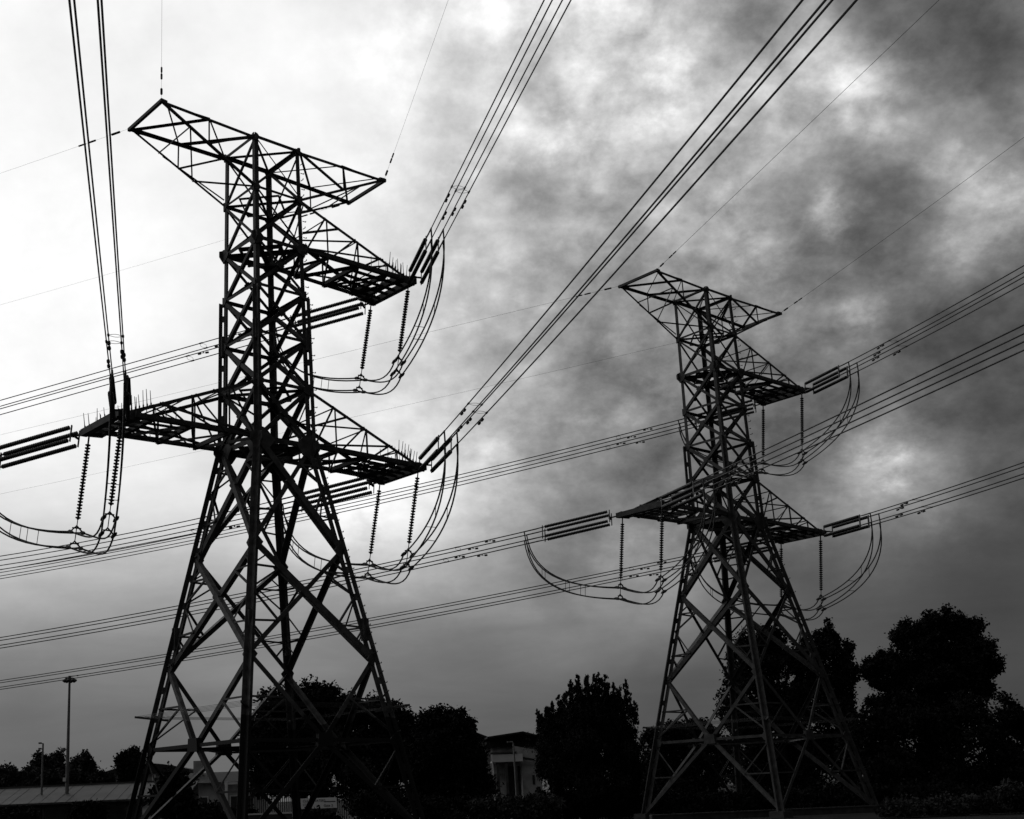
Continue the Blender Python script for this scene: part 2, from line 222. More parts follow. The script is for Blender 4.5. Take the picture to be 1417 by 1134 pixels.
def pylon(t, label, spikes):
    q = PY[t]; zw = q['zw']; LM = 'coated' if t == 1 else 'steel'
    def aw(z):
        h = z-zw
        return 1.5+(T['at']-1.5)*h/T['top'] if h >= 0 else 1.5-q['slope']*h
    def C(c, z): a = aw(z); return V3((COR[c][0]*a, COR[c][1]*a, z))
    root = thing('pylon', label, 'pylon', (q['x'], q['y'], 0), q['yaw'], 'lattice pylons of the power line')
    lv = [zw+h for h in (T['top'], T['sec'], T['mid'], 7.5, 5.15, T['up'], 0)]
    z1, z2, z3 = zw+q['z1'], zw+q['z2'], zw+q['z3']
    # legs: an angle all the way up, doubled corner to corner with battens in the lower part
    for c, (su, sv) in COR.items():
        b = MB(); e1, e2 = V3((-su,0,0)), V3((0,-sv,0)); dg = V3((su,sv,0)).normalized()
        zs = zw+q['zst']
        def piece(za, zb, bb, off, o1, o2): b.angle(C(c, za)+dg*off, C(c, zb)+dg*off, bb, o1, o2, .022)
        piece(-.1, zw, .25, -.03, e1, e2); piece(zw, zw+5.2, .24, -.03, e1, e2); piece(zw+5.2, zw+T['top']+.12, .22, -.03, e1, e2)
        piece(-.1, zw, .25, .03, -e1, -e2); piece(zw, zs, .2, .03, -e1, -e2)
        z = .6
        while z < zs:
            p = C(c, z); b.bar(p-dg*.1, p+dg*.1, .07, .3, Z); z += 1.25
        if t == 1:                                            # splice plates
            for z in (zw-8.6, zw+5.2): b.box(C(c, z), (.27,.27,1.), 0)
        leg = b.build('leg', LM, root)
        if c == 'r' or (c == 'l' and t == 2 and False):
            z = 4.2; k = 0
            while z < zw+T['top']-.4:
                p = C(c, z); s_ = V3((1,0,0)) if k % 2 == 0 else V3((0,-1,0)); sb = MB()
                o_ = p+s_*(.04 if z > zs else .2)
                e = o_+s_*(.2 if z < zs else .16); sb.bar(o_-s_*.03, e, .028); sb.bar(e, e+V3((0,0,.06)), .028)
                sb.build('step_bolt', 'bolt', leg); z += .43; k += 1
    # body lattice, one part a face: an X and a horizontal in every panel
    for a, c in FACES:
        nrm = ((C(a, zw)+C(c, zw))*.5); nrm.z = 0; nrm.normalize(); b = MB()
        for i in range(6):
            hi, lo = lv[i], lv[i+1]; wd = (.10,.13,.17,.19,.2,.21)[i]; w2 = (.06,.10,.15,.17,.18,.2)[i]
            b.strut(C(a, hi), C(c, lo), w2, nrm, .03); b.strut(C(c, hi), C(a, lo), wd, nrm, -.03)
            b.strut(C(a, lo), C(c, lo), (.13,.2,.15,.15,.17,.26)[i], nrm, .0)
            m_ = (C(a, hi)+C(c, hi)+C(a, lo)+C(c, lo))*.25
            if i > 1: b.plate([m_+Z*.2, m_+nrm.cross(Z)*.2, m_-Z*.2, m_-nrm.cross(Z)*.2], nrm, .11)
        b.strut(C(a, lv[0]), C(c, lv[0]), .17, nrm, 0)
        b.build('body_lattice', 'steel', root)
        # leg lattice: two X panels, then V braces to the middle of the low horizontal and struts to the feet
        b = MB()
        def X(hi, lo, ba, bb):
            b.strut(C(a, hi), C(c, lo), ba, nrm, .06); b.strut(C(c, hi), C(a, lo), bb, nrm, -.06)
            m_ = (C(a, hi)*aw(lo)+C(c, lo)*aw(hi))/(aw(hi)+aw(lo))
            for k in (a, c):
                for zz, hh in ((hi, .55), (lo, .45)):
                    e = C(k, zz); q1 = lerp(e, m_, .52); zl = lerp(zz, m_.z, .5)
                    b.strut(q1, C(k, zl), .085, nrm, 0); b.strut(q1, C(k, lerp(zz, m_.z, 1.)), .085, nrm, .02)
                    if hi < zw: b.strut(lerp(e, m_, .26), C(k, zl), .07, nrm, -.02)
            b.plate([m_+Z*.24, m_+nrm.cross(Z)*.24, m_-Z*.24, m_-nrm.cross(Z)*.24], nrm, .16)
        thick = a in ('n','f')
        X(zw, z1, .30 if thick else .24, .21 if thick else .26); X(z1, z2, .30 if thick else .24, .21 if thick else .24)
        mid = (C(a, z3)+C(c, z3))*.5
        for k in (a, c):
            b.strut(C(k, z2), mid, .2, nrm, .05 if k == a else -.05)
            ft = C(k, .35); b.strut(mid, ft, .2, nrm, .05 if k == a else -.05)
            for s_, (p0, zz) in ((.5, (C(k, z2), z2)), (.5, (ft, .35))):
                q1 = lerp(p0, mid, .5); b.strut(q1, C(k, lerp(zz, z3, .5)), .08, nrm, 0); b.strut(q1, C(k, lerp(zz, z3, .93)), .08, nrm, .02)
        b.strut(C(a, z3), C(c, z3), .16, nrm, 0)
        u = nrm.cross(Z); b.plate([mid+u*.34+Z*.3, mid-u*.34+Z*.3, mid-u*.4-Z*.25, mid+u*.4-Z*.25], nrm, .2)
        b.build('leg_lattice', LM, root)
    # horizontal frames across the inside
    for z, wd in ((lv[0],.09),(lv[1],.1),(lv[2],.2),(lv[5],.12),(zw,.22),(z3,.11)):
        b = MB()
        if z > z1+.1: b.strut(C('n', z), C('f', z), wd, Z, -.02); b.strut(C('l', z), C('r', z), wd, Z, .05)
        ms = [(C(a, z)+C(c, z))*.5 for a, c in FACES]
        for i in range(4):
            if z != lv[0]: b.strut(ms[i], ms[(i+1) % 4], wd*.8, Z, -.1)
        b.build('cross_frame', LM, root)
    # gusset plates on the corners
    for z, s_ in ((lv[0],.3),(lv[1],.34),(lv[2],.52),(lv[3],.36),(lv[4],.4),(lv[5],.44),(zw,.95),(z1,.5),(z2,.42),(z3,.45)):
        for c, (su, sv) in COR.items():
            p = C(c, z); b = MB()
            for u, nn in ((V3((-su,0,0)), V3((0,sv,0))), (V3((0,-sv,0)), V3((su,0,0)))):
                o_ = p+nn*.035
                b.plate([o_+Z*s_*.6, o_+Z*s_*.5+u*s_*.45, o_+u*s_*.95, o_-Z*s_*.5+u*s_*.6, o_-Z*s_*.75], nn, .05)
                if s_ > .5: b.plate([o_+Z*.3, o_-Z*s_*.7, o_-Z*s_*.15-u*s_*.45, o_+Z*.2-u*s_*.45], nn, .05)
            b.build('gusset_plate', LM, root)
    # cross arms
    def arm(sgn, L_, hw, zt, zb, ztip, heavy, stations):
        ca, cc = ('r','f') if sgn > 0 else ('n','l'); b = MB()
        tips = [V3((sgn*L_, -hw, ztip)), V3((sgn*L_, hw, ztip))]; tops = [C(ca, zt), C(cc, zt)]; bots = [C(ca, zb), C(cc, zb)]
        tc_, bc_ = (.15, .22) if heavy else (.15, .11)
        dn = V3((0,0,.0))
        for i, sv in ((0,-1),(1,1)):
            nn = V3((0,sv,0)); inn = V3((0,-sv,0))
            b.angle(tops[i], tips[i], tc_, inn, -Z if heavy else -Z, .02); b.angle(bots[i], tips[i]-Z*(.1 if heavy else .05), bc_, inn, Z, .022)
            tp = lambda s_: lerp(tops[i], tips[i], s_); bp = lambda s_: lerp(bots[i], tips[i], s_)
            if heavy:
                s1, s2, s3 = stations
                for s_, wd in ((s1,.09),(s2,.11),(s3,.1)): b.strut(tp(s_), bp(s_), wd, nn, 0)
                b.strut(tp(s1*.95), bp(.02), .1, nn, .02); b.strut(tp(s1+.12), tops[i]*.35+bots[i]*.65, .1, nn, -.02)
                b.strut(bp(.03)+Z*.12, tp(s3-.04), .1, nn, .03)
                b.strut(tp(s2-.02), bp(s1+.03), .09, nn, .04); b.strut(tp(s3-.06), bp(s2+.04), .1, nn, .02); b.strut(tp(s3+.03), bp(s2+.06), .07, nn, -.02)
            else:
                b.strut(tp(.5), bp(.5), .08, nn, 0); b.strut(bp(.5), tops[i], .1, nn, .02); b.strut(tp(.5)+Z*0, bp(.95), .06, nn, .02)
        tp = lambda i, s_: lerp(tops[i], tips[i], s_); bp = lambda i, s_: lerp(bots[i], tips[i], s_)
        if heavy:
            for k, s_ in enumerate(stations):
                b.bar(bp(0, s_), bp(1, s_), .2 if k else .15, .2, Z); b.strut(tp(0, s_), tp(1, s_), .07, Z, 0)
            st = [0.02]+list(stations)+[.97]
            for k in range(4):
                b.strut(bp(k % 2, st[k]), bp(1-k % 2, st[k+1]), .15, Z, .02); b.strut(bp(1-k % 2, st[k]), bp(k % 2, st[k+1]), .10, Z, -.04)
                b.strut(tp(k % 2, st[k]), tp(1-k % 2, st[k+1]), .07, Z, 0)
            for k in range(1, 5): b.strut(lerp(bp(0, stations[1]), bp(1, stations[1]), k/5.), lerp(tips[0], tips[1], k/5.)-Z*.08, .12, Z, 0.02*(k % 2))
        else:
            b.strut(tp(1,.98), tp(0,.5), .11, Z, .0); b.strut(tp(0,.95), tp(1,.5), .06, Z, .04)
            b.strut(tp(1,.5), tops[0], .12, Z, .0); b.strut(tp(0,.5), tops[1], .06, Z, .04)
            b.strut(bp(0,.7), bp(1,.7), .08, Z, 0); b.strut(bp(1,.66), tops[1]*.15+bots[1]*.85, .05, Z, 0); b.strut(bp(0,.7), bp(1,.35), .07, Z, 0.03); b.strut(bp(1,.35), bots[0], .07, Z, 0)
        o = b.build('cross_arm', 'steel', root)
        e = MB(); ov = .2 if heavy else .1; hh = .3 if heavy else .16
        ox = V3((sgn*(.12 if heavy else 0), 0, 0))
        e.bar(tips[0]-V3((0,ov,0))+ox-Z*hh*.3, tips[1]+V3((0,ov,0))+ox-Z*hh*.3, .3 if heavy else .14, hh, Z)
        if heavy: e.bar(bp(0,.9)-V3((0,.2,0))-Z*.02, bp(1,.9)+V3((0,.2,0))-Z*.02, .24, .26, Z)
        if not heavy:
            for i in (0,1): e.plate([tips[i]+Z*.09, tips[i]+V3((-sgn*.3,0,.06)), tips[i]+V3((-sgn*.3,0,-.1)), tips[i]+V3((sgn*.1,0,-.12))], V3((0,1,0)), .06)
        else:
          for i in (0,1): e.plate([tips[i]+Z*.16, tips[i]+V3((-sgn*.7,0,.1)), tips[i]+V3((-sgn*.7,0,-.22)), tips[i]+V3((sgn*.25,0,-.28)), tips[i]+V3((sgn*.28,0,.05))], V3((0,1,0)), .09)
        e.build('tip_beam', 'steel', o)
        if heavy and spikes:
            r_ = random.Random(int(L_*100)+t)
            for k in range(32):
                if k < 7: p = tp(0, .80+.027*k)
                elif k < 11: p = tp(1, .84+.035*(k-7))
                elif k < 16: p = bp(0, .62+.07*(k-11))+Z*.02
                elif k < 21: p = bp(1, .55+.09*(k-16))+Z*.02
                else: p = lerp(bp(0,.9), bp(1,1.), (k-21)/10.)+V3((r_.uniform(-.25,.2),0,.1))
                hh = r_.uniform(.5,.75); q2 = p+V3((r_.uniform(-.04,.04)+.06*sgn, r_.uniform(-.06,.06), hh)); sm = MB()
                sm.bar(p-Z*.03, p+Z*.1, .05); sm.tube([p, q2], [.021,.013], 5); sm.build('bird_spike', 'bolt', o)
    zt, zs_ = zw+T['top'], zw+T['sec']
    arm(-1, T['TL'], T['tw'], zt, zs_, zt, False, None); arm(1, T['TR'], T['tw'], zt, zs_, zt, False, None)
    arm(1, T['MR'], T['mw'], zs_, zw+T['mid'], zw+T['mid'], True, (.22,.5,.78))
    arm(1, T['BR'], T['bw'], zw+T['up'], zw, zw, True, (.22,.5,.78)); arm(-1, T['BL'], T['bw'], zw+T['up'], zw, zw, True, (.22,.5,.78))
    # anti-climbing guard: outriggers on the legs with strands between them
    gz = zw+q['z3']+(1.25 if t == 1 else .75); b = MB(); ends = []
    for c in 'nrfl':
        p = C(c, gz); d = V3((COR[c][0], COR[c][1], 0)).normalized(); b.bar(p-d*.6, p+d*.95+Z*.22, .09, .09, Z); ends.append((p, d))
    o = b.build('climbing_guard', 'steel', root)
    for k in range(5):
        s_ = .25+.16*k; s2 = MB(); pts = []
        for i in range(5):
            p, d = ends[i % 4]; pts.append(p+d*s_+Z*(.22*s_+.05))
        s2.tube(pts, .007, 4); s2.build('barbed_wire', 'wire', o)
    for c in COR:
        fo = MB(); fo.box(C(c, .12), (.9,.9,.46)); fo.build('footing', 'concrete', root)
pylon(1, 'larger near lattice pylon at left with bird spikes standing up from its arms', True)
pylon(2, 'smaller farther lattice pylon in front of the tall dark trees at right, without spikes', False)

# ------------------------------------------------------------------ insulators, conductors, jumpers
WR = {}
for row in [[1, 3, 0, 2.77257, 0.08379, 0.00023], [1, 4, 0, 2.77099, 0.08601, 0.00058], [1, 0, 0, 2.77931, 0.09343, -7e-05], [1, 1, 0, 2.74928, 0.11715, 0.00201], [2, 3, 0, 2.77621, 0.06703, 5e-05], [2, 4, 0, 2.77527, 0.08021, 0.0002], [2, 0, 0, 2.76999, 0.13238, 0.0007], [2, 2, 0, 2.77222, 0.12681, 0.0008], [2, 1, 0, 2.77432, 0.11311, 0.00045], [1, 2, 1, -1.38571, 0.07978, 0.00039], [1, 0, 1, -1.40389, 0.03447, -0.00013], [1, 1, 1, -1.39101, 0.03763, 0.00043], [1, 3, 1, -1.39379, 0.06008, 0.0003], [1, 4, 1, -1.40391, 0.02739, 0.0004], [2, 3, 1, -1.37966, 0.03119, -1e-05], [2, 4, 1, -1.37769, 0.03292, 0.00047], [2, 0, 1, -1.38139, 0.07107, 0.00104], [2, 2, 1, -1.37349, 0.05063, 0.00027], [2, 1, 1, -1.37879, 0.06183, 0.00091], [1, 2, 0, 2.772, 0.112, 0.0005]]:                     # tower, arm, side, azimuth, fall per metre, curvature
    WR[row[0], ('MR','BR','BL','TL','TR')[row[1]], 'FN'[row[2]]] = row[3:]
def disc_string(p, q, n, r, mb, rod=.045):
    p, q = V3(p), V3(q); a = (q-p).normalized(); Ln = (q-p).length; st = Ln/n
    pts, rr = [], []
    for i in range(n):
        s0 = i*st
        for s_, r_ in ((0,rod),(.2,max(rod,.05)),(.25,r),(.6,r*.93),(.7,max(rod,.06)),(.99,rod)): pts.append(p+a*(s0+st*s_)); rr.append(r_)
    mb.tube(pts, rr, 10)
PN = {1:'near left pylon', 2:'farther right pylon'}
AN = {'MR':'middle right arm', 'BR':'lower right arm', 'BL':'lower left arm', 'TL':'top arm left end', 'TR':'top arm right end'}
SD = {'N':'camera side', 'F':'far side'}
def tip(t, k, s):
    q = PY[t]; hw = {'T':T['tw'],'M':T['mw'],'B':T['bw']}[k[0]]; sg = -1 if k[1] == 'L' else 1
    z = q['zw']+{'T':T['top'],'M':T['mid'],'B':0}[k[0]]
    ex = 0 if k[0] == 'T' else .15
    return place(t, V3((sg*(T[k]+(.1 if ex else 0)), (-1 if s == 'N' else 1)*(hw+ex), z-(.1 if ex else 0))))
SP, TW = .29, .06                                                      # half spacing of the four-wire bundles
string_mesh = None; damper_mesh = None; susp_mesh = None
lugs = {}
for t in (1, 2):
    for k in ('MR','BR','BL'):
        for s in 'FN':
            az, slp, kk = WR[t, k, s]
            b0 = tip(t, k, s); dh = V3((math.cos(az), math.sin(az), 0)); side = dh.cross(Z)
            SP = .24 if (t, k, s) == (1, 'BL', 'N') else .29; TW = .06 if s == 'N' else -.16
            pos = lambda q, a=0., c=0.: b0+dh*q+Z*(-slp*q+kk*q*q)+side*(a-c*TW)+Z*(c+a*TW)
            # tension insulator: link, yoke, four strings, yoke
            e = thing('tension_insulator', 'four-string tension insulator on the %s of the %s, %s' % (AN[k], PN[t], SD[s]), 'insulator', b0, 0, 'tension insulators')
            inv = lambda p: p-b0
            y1, y2 = .6, 4.5; yk = MB(); S_ = .3
            yk.bar(inv(pos(-.05, .0)), inv(pos(y1)), .07)
            for sg in (-1, 1):
                yk.bar(inv(pos(y1-.12, sg*S_, -S_-.08)), inv(pos(y1-.12, sg*S_, S_+.08)), .1, .05)
            yk.bar(inv(pos(y1-.1, -S_, 0)), inv(pos(y1-.1, S_, 0)), .1, .06)
            yk.build('yoke_plate', 'fitting', e)
            for sg in (-1, 1):
                yk = MB()
                yk.bar(inv(pos(y2+.14, sg*S_, -S_-.1)), inv(pos(y2+.14, sg*S_, S_+.1)), .16, .05)
                for sz in (-1, 1): yk.bar(inv(pos(y2, sg*S_, sz*S_)), inv(pos(y2+.75, sg*SP, sz*SP)), .055)
                yk.build('yoke_plate', 'fitting', e)
            pa, pb = pos(y1), pos(y2); ln = (pb-pa).length
            if string_mesh is None:
                sm = MB(); disc_string((0,0,0), (0,0,-ln), 40, .108, sm, .082); so_ = sm.build('insulator_string', 'glass'); string_mesh = so_
                first = True
            for sg in (-1, 1):
                for sz in (-1, 1):
                    c = string_mesh if first else link_copy(string_mesh)
                    first = False; c.parent = e; c.location = inv(pos(y1, sg*S_, sz*S_))
                    c.rotation_euler = (pos(y1)-pos(y2)).to_track_quat('Z', 'Y').to_euler()
            # conductor bundle
            q0 = y2+.6; q1 = (95 if t == 1 else 125) if s == 'N' else (130 if t == 1 else 230)
            st = pos(q0); e = thing('conductor_bundle', 'four-wire bundle from the %s of the %s, %s' % (AN[k], PN[t], SD[s]), 'power line', st, 0, 'conductor bundles')
            qs = [q0+(q1-q0)*(i/50.)**1.3 for i in range(51)]
            lug = []
            for i, (sa, sz) in enumerate(((-1,1),(1,1),(1,-1),(-1,-1))):
                mb = MB(); mb.tube([pos(q, sa*SP, sz*SP)-st for q in qs], .022 if (t, k, s) == (1, 'BL', 'N') else .027 if t == 1 else .031 if s == 'N' else .034, 6)
                mb.tube([pos(q, sa*SP, sz*SP)-st for q in (q0-.1, q0+.75)], .04, 6); wr_ = mb.build('wire', 'wire', e)
                lug.append(pos(q0+.7, sa*SP, sz*SP-.03))
                if damper_mesh is None:
                    dm = MB(); dm.tube([(-.24,0,-.09),(.24,0,-.09)], .012, 5); dm.bar((0,0,0), (0,0,-.1), .05)
                    for x_ in (-.24,.24): dm.tube([(x_-.085,0,-.10),(x_+.085,0,-.10)], .06, 8)
                    d0 = dm.build('vibration_damper', 'fitting'); damper_mesh = d0; dfirst = True
                for j in range(1):
                    c = damper_mesh if dfirst else link_copy(damper_mesh)
                    dfirst = False; c.parent = wr_; c.location = pos(q0+2.9+.95*(i % 2)+.35*i, sa*SP, sz*SP)-st; c.rotation_euler = (0, 0, az)
            lugs[t,k,s] = lug
            for j, q in enumerate((q0+5.1, q0+5.9)):
                mb = MB(); pr = [(-1,1),(1,1)] if j == 0 else [(-1,-1),(1,-1)]
                for sg in (-1, 1): mb.tube([pos(q+.16*sg*math.sin(math.pi*i/6), -SP+2*SP*i/6, pr[0][1]*SP)-st for i in range(7)], .009, 5)
                for a_, c_ in pr: mb.tube([pos(q-.1, a_*SP, c_*SP)-st, pos(q+.1, a_*SP, c_*SP)-st], .042, 6)
                mb.build('spacer', 'fitting', e)
        # jumper loop held by two suspension insulators
        sw = V3((-1,.1,0)).normalized()*({'MR':.75,'BR':.75,'BL':.5}[k] if t == 1 else .5)
        ends = {}
        for s in 'FN':
            q = PY[t]; hw = T['mw'] if k[0] == 'M' else T['bw']; sg = -1 if k[1] == 'L' else 1
            top_ = place(t, V3((sg*(T[k]-.05), (-1 if s == 'N' else 1)*(hw-.05), q['zw']+(T['mid'] if k[0] == 'M' else 0)-.15)))
            e = thing('suspension_insulator', 'hanging jumper insulator under the %s of the %s, %s' % (AN[k], PN[t], SD[s]), 'insulator', top_, 0, 'hanging jumper insulators')
            dn = (V3((0,0,-1))*4.35+sw); dnn = dn.normalized()
            mb = MB(); disc_string(dnn*.45, dnn*3.8, 24, .12, mb); mb.build('insulator_string', 'glass', e)
            mb = MB(); mb.bar((0,0,.1), dnn*.52, .08, .06); mb.build('link', 'fitting', e)
            mb = MB(); mb.tube([dnn*3.75, dnn*4.75], .022, 5)
            az = (PY[t]['yaw']+math.pi/2); ax = V3((math.cos(az), math.sin(az), 0)); lat = ax.cross(Z)
            cl = []
            for zz in (4.15, 4.82):
                p = dnn*zz
                for sg2 in (-1, 1):
                    q_ = p+lat*sg2*.28-Z*.2; mb.bar(p+Z*.08, q_+Z*.02, .05); mb.bar(p+Z*.08-lat*.02, p+Z*.08+lat*.02, .06)
                    cl.append(top_+q_)
                mb.bar(p+lat*.2-Z*.02, p-lat*.2-Z*.02, .05)
            mb.build('yoke_plate', 'fitting', e)
            for p in cl:
                mb = MB(); p_ = p-top_; ta = (ax*(1 if s == 'F' else -1)+Z*.28).normalized()
                mb.tube([p_-ta*.22, p_-ta*.08, p_+ta*.1, p_+ta*.24], [.035,.085,.085,.035], 7); mb.build('wire_clamp', 'fitting', e)
            ends[s] = cl
        org = (ends['F'][0]+ends['N'][0])*.5
        e = thing('jumper_loop', 'four-wire jumper loop beneath the %s of the %s' % (AN[k], PN[t]), 'jumper cable', org, 0, 'jumper loops')
        az = PY[t]['yaw']+math.pi/2; ax = V3((math.cos(az), math.sin(az), 0)); allw = []
        for i, j in ((0,0),(1,1),(2,3),(3,2)):
            order = {0:0, 1:1, 2:3, 3:2}; near = {0:1, 1:0, 2:2, 3:3}
            pts = []
            def bez(a, b, c, d, n):
                for m_ in range(n): u = m_/n; pts.append(a*(1-u)**3+b*3*u*(1-u)**2+c*3*u*u*(1-u)+d*u**3)
            jit = random.uniform(-.12,.12)
            A, Bf, Bn, E_ = lugs[t,k,'F'][order[i]], ends['F'][i], ends['N'][i], lugs[t,k,'N'][near[i]]
            dF = V3((Bf-A)); dN = V3((E_-Bn)); dF.z = 0; dN.z = 0
            bez(A, A+dF*.04-Z*(2.6+jit), Bf-dF*.6+Z*.35, Bf, 16)
            bez(Bf, Bf+dF*.2-Z*.45, Bn+ax*.6-Z*(.95+jit*.5), Bn, 10)
            bez(Bn, Bn+dN*.62+Z*.45, E_+dN*.05-Z*(2.7+jit), E_, 16); pts.append(E_)
            mb = MB(); mb.tube([p-org for p in pts], .038, 6); mb.tube([A-org+Z*.06, pts[1]-org, pts[2]-org], .036, 6); mb.tube([E_-org+Z*.06, pts[-2]-org, pts[-3]-org], .036, 6)
            mb.build('wire', 'wire', e); allw.append(pts)
        for ix in (6, 10, 12, 31, 34):
            for a_, c_ in (((0,2),(1,3)) if ix % 2 == 0 else ((0,1),(2,3))):
                mb = MB(); mb.tube([allw[a_][ix]-org, allw[c_][ix]-org], .016, 5); mb.tube([allw[a_][ix]-org, allw[a_][ix+1]*.15+allw[a_][ix]*.85-org], .04, 6); mb.tube([allw[c_][ix]-org, allw[c_][ix+1]*.15+allw[c_][ix]*.85-org], .04, 6)
                mb.build('spacer', 'fitting', e)
    # earth wires
    for k in ('TL','TR'):
        for s in 'FN':
            az, slp, kk = WR[t, k, s]; b0 = tip(t, k, s); dh = V3((math.cos(az), math.sin(az), 0))
            pos = lambda q: dh*q+Z*(-slp*q+kk*q*q)
            q1 = (95 if t == 1 else 125) if s == 'N' else (130 if t == 1 else 230)
            e = thing('earth_wire', 'earth wire from the %s of the %s, %s' % (AN[k], PN[t], SD[s]), 'earth wire', b0, 0, 'earth wires')
            mb = MB(); mb.tube([pos(q1*(i/40.)**1.3) for i in range(41)], (.0045 if s == 'F' else .0055) if t == 1 else (.0075 if s == 'F' else .0105), 5); mb.build('wire', 'wire', e)
            for qa, qb, r_ in ((.0,.1,.05),(.55,1.0,.055),(1.9,2.3,.045),(2.45,2.85,.04)):
                mb = MB(); mb.tube([pos(qa), pos(qb)], r_, 6); mb.build('fitting', 'fitting', e)

# ------------------------------------------------------------------ trees and shrubs
def leaves(name, clumps, n_per, size, m, parent, spiky=0.):
    P, NN = [], []
    A = np.array([[c[0][0], c[0][1], c[0][2], *c[1]] for c in clumps]); vol = (A[:,3]*A[:,5])**.9
    tot = int(n_per); cnt = np.maximum(160, (tot*vol/vol.sum()).astype(int))
    V = []
    for (cx, cy, cz, rx, ry, rz), k in zip(A, cnt):
        # twigs spread through the clump, denser to the outside, leaves gathered on the twigs
        kt = max(10, k//14); d = rng.normal(size=(kt,3)); d /= np.linalg.norm(d, axis=1)[:,None]
        rad = rng.random(kt)**.38*(1+rng.normal(0,.10,kt))*np.where(rng.random(kt) < .10, rng.uniform(1.15,1.7,kt), 1.); e3 = np.array([rx,ry,rz]); ns = 14; c3 = rng.normal(size=(ns,3)); c3 /= np.linalg.norm(c3, axis=1)[:,None]
        c3 = c3*(rng.random(ns)**.4*.86)[:,None]; ji = rng.integers(0, ns, kt)      # boughs, each a small cluster of twigs
        tw = (c3[ji]+d*(rad*.40)[:,None]*rng.uniform(.7,1.25,(ns,1))[ji])*e3+np.array([cx,cy,cz])
        j = rng.integers(0, kt, k); p = tw[j]+rng.normal(0,1,(k,3))*np.array([1.,1.,1.+spiky])*size*1.3*min(1., rx/.5)
        a = rng.normal(size=(k,3)); a[:,2] += spiky*2.5; a /= np.linalg.norm(a, axis=1)[:,None]
        b = np.cross(a, rng.normal(size=(k,3))); b /= np.linalg.norm(b, axis=1)[:,None]
        s = (size*rng.uniform(.6,1.35,k))[:,None]
        a = a*s*(1.+spiky*.5); b = b*s*.55
        V.append(np.stack([p-a, p+b, p+a, p-b], 1).reshape(-1,3))
    V = np.concatenate(V); V[:,2] = np.maximum(V[:,2], .05); nq = len(V)//4
    me = bpy.data.meshes.new(name); me.vertices.add(len(V)); me.vertices.foreach_set('co', V.astype(np.float32).ravel())
    me.loops.add(nq*4); me.loops.foreach_set('vertex_index', np.arange(nq*4, dtype=np.int32))
    me.polygons.add(nq); me.polygons.foreach_set('loop_start', np.arange(0, nq*4, 4, dtype=np.int32))
    me.update(calc_edges=True); me.validate(); me.materials.append(M[m])
    o = bpy.data.objects.new(name, me); COL.objects.link(o); o.parent = parent; return o
def tree(name, label, Y, clumps, n, size, m='leaf', cat='tree', group=None, spiky=0., trunk=None, spread=1.):
    # clumps: (px, py, rx, ry) read off the photograph, given a distance, real size and depth of their own
    cl = []
    for i, c in enumerate(clumps):
        rx, ry = c[2]*Y/F, c[3]*Y/F; dep = max(rx, ry)*spread
        yy = Y+(c[4] if len(c) > 4 else random.uniform(-.35,.35)*dep)
        p = at(c[0], c[1], Y); p.y = Y; k = yy/Y; p = V3((p.x*k, yy, EYE+(p.z-EYE)*k)); cl.append((p, (rx*k, dep, ry*k)))
    bx = at(trunk or sum(c[0]*c[2] for c in clumps)/sum(c[2] for c in clumps), 1100, Y).x
    base = V3((bx, Y, 0)); root = thing(name, label, cat, base, 0, group)
    loc = [(p-base, r) for p, r in cl]
    leaves('crown', loc, n, size, m, root, spiky)
    tb = MB(); top = max(p.z for p, r in loc); hgt = max(.3, top*.45); tr = max(.03, top*.028)
    tb.tube([(0,0,-.1),(0.02,0,hgt*.5),(-.03*top*.2,0,hgt)], [tr*1.5, tr, tr*.75], 8)
    for p, r in loc:
        h0 = V3((0,0,min(hgt*.9, max(.1, p.z*.5)))); mid = lerp(h0, p, .5)+V3((0,0,.08*top)); mid.z = min(mid.z, p.z+.2)
        tb.tube([h0, mid, p, p+V3((random.uniform(-.3,.3)*r[0], 0, r[2]*.6))], [tr*.55, tr*.4, tr*.2, tr*.06], 5)
    tb.build('trunk', 'bark', root); return root

tree('broadleaf_tree', 'rounded dark tree behind the near pylon, highest of its clump', 84,
     [(408,982,52,30),(440,968,36,22),(455,985,35,30),(378,998,32,26),(358,1015,22,26),(395,1030,50,40),(440,1040,55,45),(365,1060,28,40),(420,1080,60,26),(370,1080,24,20)], 70000, .125, trunk=420)
tree('broadleaf_tree', 'dark tree with a level crown, in the middle of the clump right of near pylon', 80,
     [(505,988,34,22),(535,985,26,20),(480,985,24,20),(556,1000,20,22),(510,1025,60,42),(470,1040,40,40),(545,1040,38,40),(505,1075,60,34)], 56000, .12, trunk=512)
tree('broadleaf_tree', 'dark tree with a pointed right shoulder, left of the gabled house', 78,
     [(605,1000,27,20),(628,1003,18,22),(654,1012,7,20),(590,1008,16,18),(640,1030,30,28),(600,1045,50,40),(652,1055,26,34),(610,1085,55,34),(660,1085,22,26)], 56000, .12, trunk=612)
